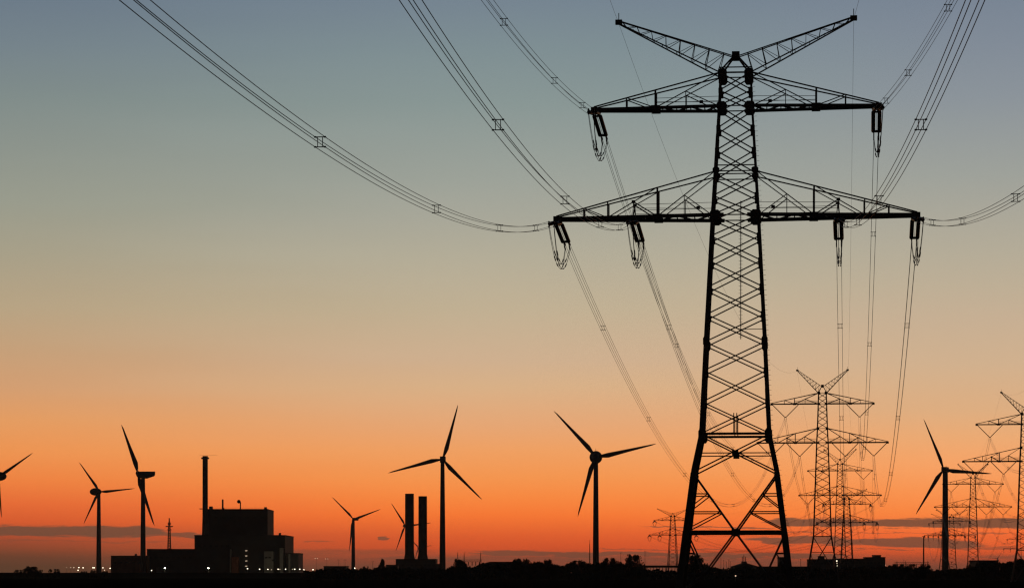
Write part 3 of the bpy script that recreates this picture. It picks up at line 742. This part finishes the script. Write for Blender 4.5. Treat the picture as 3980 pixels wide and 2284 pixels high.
gantry([1779, 1804, 1868], 1800, 2143, 2181, 'thin spired switchyard gantry behind the round tree right of the twin chimneys')
gantry([3486, 3520, 3606], 1800, 2176, 2191, 'low switchyard frame behind the bushes left of the right-hand wind turbine')
# plain poles
def pole(x, yt, D, r, label, group='plain poles on the horizon', ant=False):
    m = MB(); z = Z_(yt, D); m.tube([(0, 0, -.3), (0, 0, z * .6), (0, 0, z)], [r, r * .85, r * .6], 8)
    if ant: m.tube([(0, 0, z), (0, 0, z + 2.5)], r * .3, 6); [m.beam((-.8, 0, z * f), (.8, 0, z * f), .12) for f in (.55, .62, .7)]
    else: m.cbox((0, 0, z), r * 3, r * 3, .25)
    o = m.obj('pole', STEEL); o.location = (X_(x, D), D, 0); tag(o, label, 'pole', group)
pole(3590, 2083, 1100, .32, 'thick dark pole standing left of the right-hand wind turbine')
pole(2292, 2112, 1700, .30, 'thin aerial mast close to the left of the round-nacelle wind turbine', ant=True)
for i, x in enumerate((2802, 2813, 2823, 2833, 2838)): pole(x, 2168 + (i * 7) % 15, 1500, .13, '%s of five thin poles between the nearest pylon legs' % ('leftmost', 'second', 'middle', 'fourth', 'rightmost')[i])
for x, y, l in ((3112, 2172, 'thin pole standing right of the nearest pylon foot'), (2507, 2140, 'thin pole above the open shelter'), (2413, 2147, 'thin pole above the left edge of the tall crown'), (3513, 2174, 'thin pole between the bushes left of the thick pole')): pole(x, y, 1500, .14, l)

# ------------------------------------------------------------------ lamps
def lamp(x, y, D, label, group, m=LAMPW, r=.42, tall=False):
    th = thing('street_lamp', (X_(x, D), D, 0), label, 'lamp', group); z = Z_(y, D)
    k = MB(); k.tube([(0, .5, -.2), (0, .5, z + .25)], [.14, .08], 6); k.beam((0, .6, z + .25), (0, -.15, z + .25), .1)
    if tall: k.beam((-.9, .5, z + .25), (.9, .5, z + .25), .12)
    k.obj('pole', STEEL, th)
    for o in ((-.8, .8) if tall else (0,)):
        k = MB(); k.ball((o, -.1, z), r, 10, 6, (1, 1, .75)); k.obj('lamp_head', m, th, True)
    return th
ORD = 'leftmost second third fourth fifth sixth seventh eighth ninth tenth eleventh twelfth thirteenth fourteenth fifteenth sixteenth rightmost'.split()
gl = [(259, 2204, .2), (275, 2204, .3), (287, 2204, .38), (303.5, 2214, .42), (306.5, 2203.5, .42), (323, 2204.5, .42), (361, 2204.5, .4), (366, 2204.5, .45), (400, 2204.5, .4), (406, 2214, .36), (428, 2206.5, .42)]
for i, (x, y, r) in enumerate(gl): lamp(x, y, 2050, '%s lamp of the glowing cluster around the leftmost whole turbine' % (ORD[i] if i < len(gl) - 1 else 'rightmost'), 'lamps left of the power station', LAMPD if r < .4 else LAMPW, r)
lamp(641, 2206, 2100, 'brightest lamp in front of the low west hall', 'bright lamps at the power station', LAMPB, .55)
lamp(810, 2206, 2100, 'brightest lamp at the foot of the slim chimney', 'bright lamps at the power station', LAMPB, .55)
lamp(589, 2215, 2100, 'small lamp low in front of the hall right of the side-on turbine', 'lamps at the power station', LAMPW, .4)
lamp(712, 2228, 1500, 'faint low lamp in the field midway between the two brightest lamps', 'lamps at the power station', LAMPD, .25)
gr = [(962, 2208), (1009, 2210), (1041, 2210.5), (1055, 2212), (1081, 2210), (1088, 2210.5), (1110, 2210), (1137, 2210.5), (1145.5, 2210), (1165, 2210), (1181, 2212.5), (1216.5, 2212), (1242, 2212.5), (1236, 2223.5)]
for i, (x, y) in enumerate(gr): lamp(x, y, 2080, '%s lamp in the row along the right foot of the power station' % (ORD[i] if i < len(gr) - 1 else 'lowest right-hand'), 'row of lamps right of the power station', LAMPD if i in (3, 5, 7) else LAMPW, .3 if i in (3, 5, 7) else .44)
for i, (x, y, r) in enumerate([(1340, 2214, .3), (1361, 2214, .3), (1379, 2206, .4), (1393, 2216, .42), (1403, 2222.5, .36)]): lamp(x, y, 2080, '%s lamp in the small group at the foot of the slender pale turbine' % ('leftmost', 'second', 'highest', 'fourth', 'rightmost')[i], 'lamps by the pale turbine', LAMPD if r < .35 else LAMPW, r)
for x, y, m, r, l in ((1538, 2223, LAMPW, .44, 'lamp at the left foot of the twin chimney building'), (1632, 2227, LAMPD, .3, 'faint lamp below the gap between the twin chimneys'), (1689, 2228, LAMPB, .45, 'bright lamp below the right end of the twin chimney building'),
                      (1766, 2228.5, LAMPD, .25, 'faint lamp below the round tree right of the twin chimneys'), (1845, 2229, LAMPD, .25, 'faint lamp below the left end of the long sloping hall'), (2859, 2236, LAMPD, .2, 'lone lamp low between the nearest pylon legs'), (3440, 2194, LAMPD, .42, 'faint lamp at the right end of the stepped block')):
    lamp(x, y, 2080 if y < 2232 else 800, l, 'single lamps along the horizon', m, r)
for i, y in enumerate((2138.5, 2158.5, 2178, 2198)):
    th = thing('wall_lamp', (X_(957, D - 1), D - .5, Z_(y, D)), '%s of four wall lamps stacked on the power station front' % ('topmost', 'second', 'third', 'lowest')[i], 'lamp', 'stacked wall lamps')
    k = MB(); k.box((-.8, -.4, -.16), (.8, -.1, .16)); k.obj('lamp_head', LAMPD, th); k = MB(); k.box((-.3, -.12, -.1), (.3, .46, .1)); k.obj('bracket', STEEL, th)
sd = 1885
st = thing('lit_stair_tower', (X_(3252, sd), sd, 0), 'narrow stair tower with four lit landings between the two flat-roofed blocks', 'tower')
k = MB(); k.box((-1.5, 0, -.3), (1.5, 3, Z_(2172, sd))); k.obj('shaft', CLAD, st)
for y in (2178, 2187, 2197, 2208): k = MB(); z = Z_(y, sd); k.box((-.4, -.15, z - .28), (.4, .1, z + .28)); k.obj('landing_lamp', LAMPW if y in (2178, 2197) else LAMPD, st)
for i, (x, y, lit) in enumerate([(1229, 2168, 1), (1270, 2170, 1), (1315, 2175, 0), (1341, 2175, 0), (1448, 2181, 0)]):
    lamp(x, y, 2150, ('tall lit floodlight mast nearest the power station', 'second tall lit floodlight mast right of the power station', 'left unlit tall mast left of the pale turbine', 'right unlit tall mast close to the left of the pale turbine', 'tall unlit mast left of the pointed tree')[i], 'tall floodlight masts', LAMPD if lit else LAMPO, .26, tall=True)
# the lamps light what stands around them
def plight(x, y, D, p, c=(1, .85, .55)):
    l = bpy.data.lights.new('lamp_light', 'POINT'); l.energy = p; l.color = c; l.shadow_soft_size = .4
    o = bpy.data.objects.new('lamp_light', l); COL.objects.link(o); o.location = (X_(x, D), D, Z_(y, D))
for x, y, d_, p in ((641, 2207, 2098, 250), (810, 2207, 2098, 250), (1048, 2196, 2266, 600), (917, 2196, 2268, 420), (1145, 2200, 2272, 420), (1100, 2194, 2268, 350), (1379, 2208, 2078, 200), (1689, 2228, 2078, 150)): plight(x, y, d_, p)

# ------------------------------------------------------------------ trees
def crown_mesh(seed, kind):
    """leaf clumps filling a unit-wide, unit-high crown with an uneven outline"""
    rnd = random.Random(seed); m = MB(); cl = []
    if kind == 'round':
        for i in range(48):
            z = rnd.uniform(.12, .92); q = .46 * math.sin(min(1, (z - .02) / .98) ** 1.15 * math.pi) ** .55; a = rnd.uniform(0, 6.28); rr = rnd.uniform(.1, 1) ** .5 * q
            cl.append((Vector((math.cos(a) * rr, math.sin(a) * rr, z)), rnd.uniform(.08, .17)))
        for i in range(5): a = rnd.uniform(0, 6.28); cl.append((Vector((math.cos(a) * .2, math.sin(a) * .2, rnd.uniform(.88, .98))), rnd.uniform(.04, .08)))
    elif kind == 'cone':
        for i in range(34):
            z = .08 + .88 * i / 34; a = rnd.uniform(0, 6.28); q = .42 * (1 - z) ** .75 + .03
            cl.append((Vector((math.cos(a) * q * .8, math.sin(a) * q * .8, z)), .06 + .12 * (1 - z)))
    else:
        for i in range(46):
            a = rnd.uniform(0, 6.28); z = rnd.uniform(.02, .9); q = .46 * (1 - z ** 2.6) ** .42; rr = q * (1 if i % 3 else rnd.uniform(.1, .8))
            cl.append((Vector((math.cos(a) * rr, math.sin(a) * rr, z * rnd.uniform(.85, 1.08))), rnd.uniform(.07, .15)))
    for c, r in cl:
        for i in range(130):
            d = Vector((rnd.gauss(0, 1), rnd.gauss(0, 1), rnd.gauss(0, 1))).normalized() * r * rnd.uniform(.2, 1.2) ** .55
            p = c + d; p.z = max(.01, p.z); s_ = rnd.uniform(.014, .04); x = Vector((rnd.gauss(0, 1), rnd.gauss(0, 1), rnd.gauss(0, 1))).normalized(); y = x.orthogonal().normalized()
            j = len(m.v); m.v += [p - x * s_, p + y * s_ * .7, p + x * s_, p - y * s_ * .7]; m.f.append((j, j + 1, j + 2, j + 3))
    top = max(v.z for v in m.v)
    for v in m.v: v.z /= top
    return m, cl
TREES = {}
for kind, name in (('round', 'broadleaf_tree'), ('cone', 'conifer_tree'), ('bush', 'bush')):
    for v in range(3):
        cm_, cl = crown_mesh(11 + v * 5 + len(kind), kind)
        tr = MB(); base = .0
        if kind != 'bush': tr.tube([(0, 0, -.03), (.01, 0, .25), (0, .01, .6), (0, 0, .85)], [.035, .026, .016, .004], 7)
        for c, r in cl[:10]:
            z0 = min(.45, c.z * .5) if kind != 'bush' else 0
            tr.tube([(0, 0, z0 * .9 - .02), tuple(c * .55 + Vector((0, 0, z0 * .3))), tuple(c)], [.012, .007, .002], 5)
        TREES[(kind, v)] = (name, cm_.mesh('crown', LEAF[v]), tr.mesh('trunk', BARK))
def tree(x, yt, wpx, D, kind, label, group='trees along the horizon', v=None):
    v = random.randrange(3) if v is None else v; name, cme, tme = TREES[(kind, v)]; s = D / F; H = Z_(yt, D); w = wpx * s
    th = thing(name, (X_(x, D), D, 0), label, 'bush' if kind == 'bush' else 'tree', group, rz=0)
    a = random.uniform(0, 6.28)
    for nm, me in (('crown', cme), ('trunk', tme)):
        o = bpy.data.objects.new(nm, me); COL.objects.link(o); o.parent = th; o.scale = (w * 1.02, w * 1.02, H); o.rotation_euler = (0, 0, a)
    return th
TL = [(70, 2211, 34, 'bush', 'small low bush, leftmost on the field edge'), (119, 2197, 60, 'round', 'broad tree rising highest on the left field edge'), (158, 2211, 18, 'bush', 'tiny bush right of the highest left tree'),
      (210, 2208, 46, 'bush', 'rounded bush alone midway on the left field edge'), (325, 2217, 30, 'bush', 'low bush left of the leftmost whole turbine'), (362, 2212, 28, 'bush', 'bush touching the left foot of the leftmost whole turbine'), (408, 2215, 30, 'bush', 'bush touching the right foot of the leftmost whole turbine'),
      (1421, 2197, 26, 'bush', 'small pointed bush left of the pointed tree'), (1486, 2168, 52, 'cone', 'pointed tree left of the twin chimney building'), (1785, 2168, 66, 'round', 'round single tree right of the twin chimneys'),
      (2010, 2167, 56, 'round', 'first tree crown rising from the long sloping hall'), (2046, 2166, 46, 'round', 'second and taller tree crown by the long hall'), (2078, 2178, 56, 'bush', 'lower tree right of the two crowns by the hall'),
      (2104, 2178, 40, 'round', 'fluffy tree just left of the gap before the round-nacelle turbine'), (2126, 2170, 48, 'round', 'tree with a tufted top at the left of the gap'), (2146, 2186, 40, 'bush', 'bush at the right slope of the tufted tree'),
      (2178, 2196, 54, 'bush', 'low bush in the gap left of the turbine trees'), (2215, 2186, 60, 'bush', 'left shoulder tree of the wide clump beside the round-nacelle turbine'), (2250, 2173, 100, 'bush', 'widest tree left of the round-nacelle turbine'), (2292, 2183, 56, 'bush', 'bush right behind the mast by the round-nacelle turbine'),
      (2336, 2180, 50, 'bush', 'bush right of the round-nacelle turbine foot'), (2376, 2163, 88, 'bush', 'wide tree halfway between the round-nacelle turbine and the tall crown'), (2416, 2184, 60, 'bush', 'bush between the wide tree and the tall crown'), (2464, 2149, 80, 'round', 'tall broad crown left of the open shelter'),
      (2498, 2200, 34, 'bush', 'low bush right under the tall crown'), (2698, 2153, 84, 'round', 'tree standing behind the left leg of the nearest pylon'), (2742, 2184, 36, 'round', 'thin tree right of the left leg of the nearest pylon'),
      (3040, 2180, 46, 'bush', 'bush beside the tall dark building at the right leg'), (3482, 2188, 96, 'bush', 'rounded bush right of the stepped block'), (3448, 2200, 56, 'bush', 'low bush against the end of the stepped block'), (3562, 2188, 72, 'bush', 'flat-topped bush around the thick dark pole'),
      (3600, 2190, 56, 'bush', 'bush right of the thick dark pole'), (3640, 2214, 50, 'bush', 'low bush left of the right-hand turbine foot'), (3708, 2207, 64, 'bush', 'bush right of the right-hand turbine foot'), (3748, 2207, 44, 'bush', 'bush below the mid-distance right pylon'),
      (3792, 2192, 80, 'bush', 'bush sloping up to the right-hand wood'), (3836, 2183, 96, 'bush', 'left tree of the wood near the right edge'), (3884, 2182, 96, 'bush', 'second tree of the wood near the right edge'), (3930, 2177, 84, 'bush', 'third tree of the wood, before the cut-off pylon'), (3972, 2168, 84, 'round', 'last tree, cut by the right edge')]
for i, (x, y, w, k_, l) in enumerate(TL):
    tree(x, y, w, 880 + (i * 37) % 90 if x > 1400 else 1390 - i * 5, k_, l)
# undergrowth that closes the gaps between trunks: one uncountable mass
m = MB(); rnd = random.Random(3)
def topy(x):
    pts = [(1180, 2222), (1260, 2214), (1400, 2212), (1480, 2208), (1700, 2212), (1830, 2203), (1880, 2192), (2060, 2188), (2150, 2194), (2175, 2199), (2220, 2192), (2420, 2192), (2480, 2210), (2640, 2222), (2680, 2196), (2740, 2200), (2800, 2210), (3050, 2206), (3140, 2212), (3400, 2204), (3450, 2200), (3530, 2206), (3600, 2202), (3625, 2220), (3700, 2214), (3770, 2208), (3800, 2194), (3850, 2188), (4060, 2186)]
    for (a, b), (c, d) in zip(pts[:-1], pts[1:]):
        if a <= x <= c: return lerp(b, d, (x - a) / (c - a))
    return 2222
for i in range(30000):
    x = rnd.uniform(1180, 4050); Dd = rnd.uniform(960, 1010); h = Z_(topy(x) + 3 * math.sin(x * .11) + 2 * math.sin(x * .37 + 1), Dd)
    z = h * rnd.uniform(0, 1) ** .7 + rnd.uniform(-.2, .25); p = Vector((X_(x, Dd), Dd, z)); s_ = rnd.uniform(.25, .6)
    a = Vector((rnd.gauss(0, 1), rnd.gauss(0, 1), rnd.gauss(0, 1))).normalized(); b = a.orthogonal().normalized(); j = len(m.v)
    m.v += [p - a * s_, p + b * s_ * .7, p + a * s_, p - b * s_ * .7]; m.f.append((j, j + 1, j + 2, j + 3))
tag(m.obj('undergrowth', LEAF[2]), 'dark tangled undergrowth filling the ground between the trees along the horizon', 'undergrowth', kind='stuff')

# ------------------------------------------------------------------ thin evening haze
hz_ = MB().box((-4650, -650, -6), (4650, 20150, 112)).obj('haze', [])
hm = bpy.data.materials.new('evening_haze'); hm.use_nodes = True; t_ = hm.node_tree; t_.nodes.clear()
pv = t_.nodes.new('ShaderNodeVolumePrincipled'); mo = t_.nodes.new('ShaderNodeOutputMaterial'); t_.links.new(pv.outputs[0], mo.inputs['Volume'])
pv.inputs['Color'].default_value = (.85, .8, .72, 1); pv.inputs['Density'].default_value = 3.2e-5; pv.inputs['Anisotropy'].default_value = .6
hz_.data.materials.append(hm); tag(hz_, 'thin even evening haze lying over the whole plain', 'haze', kind='stuff')
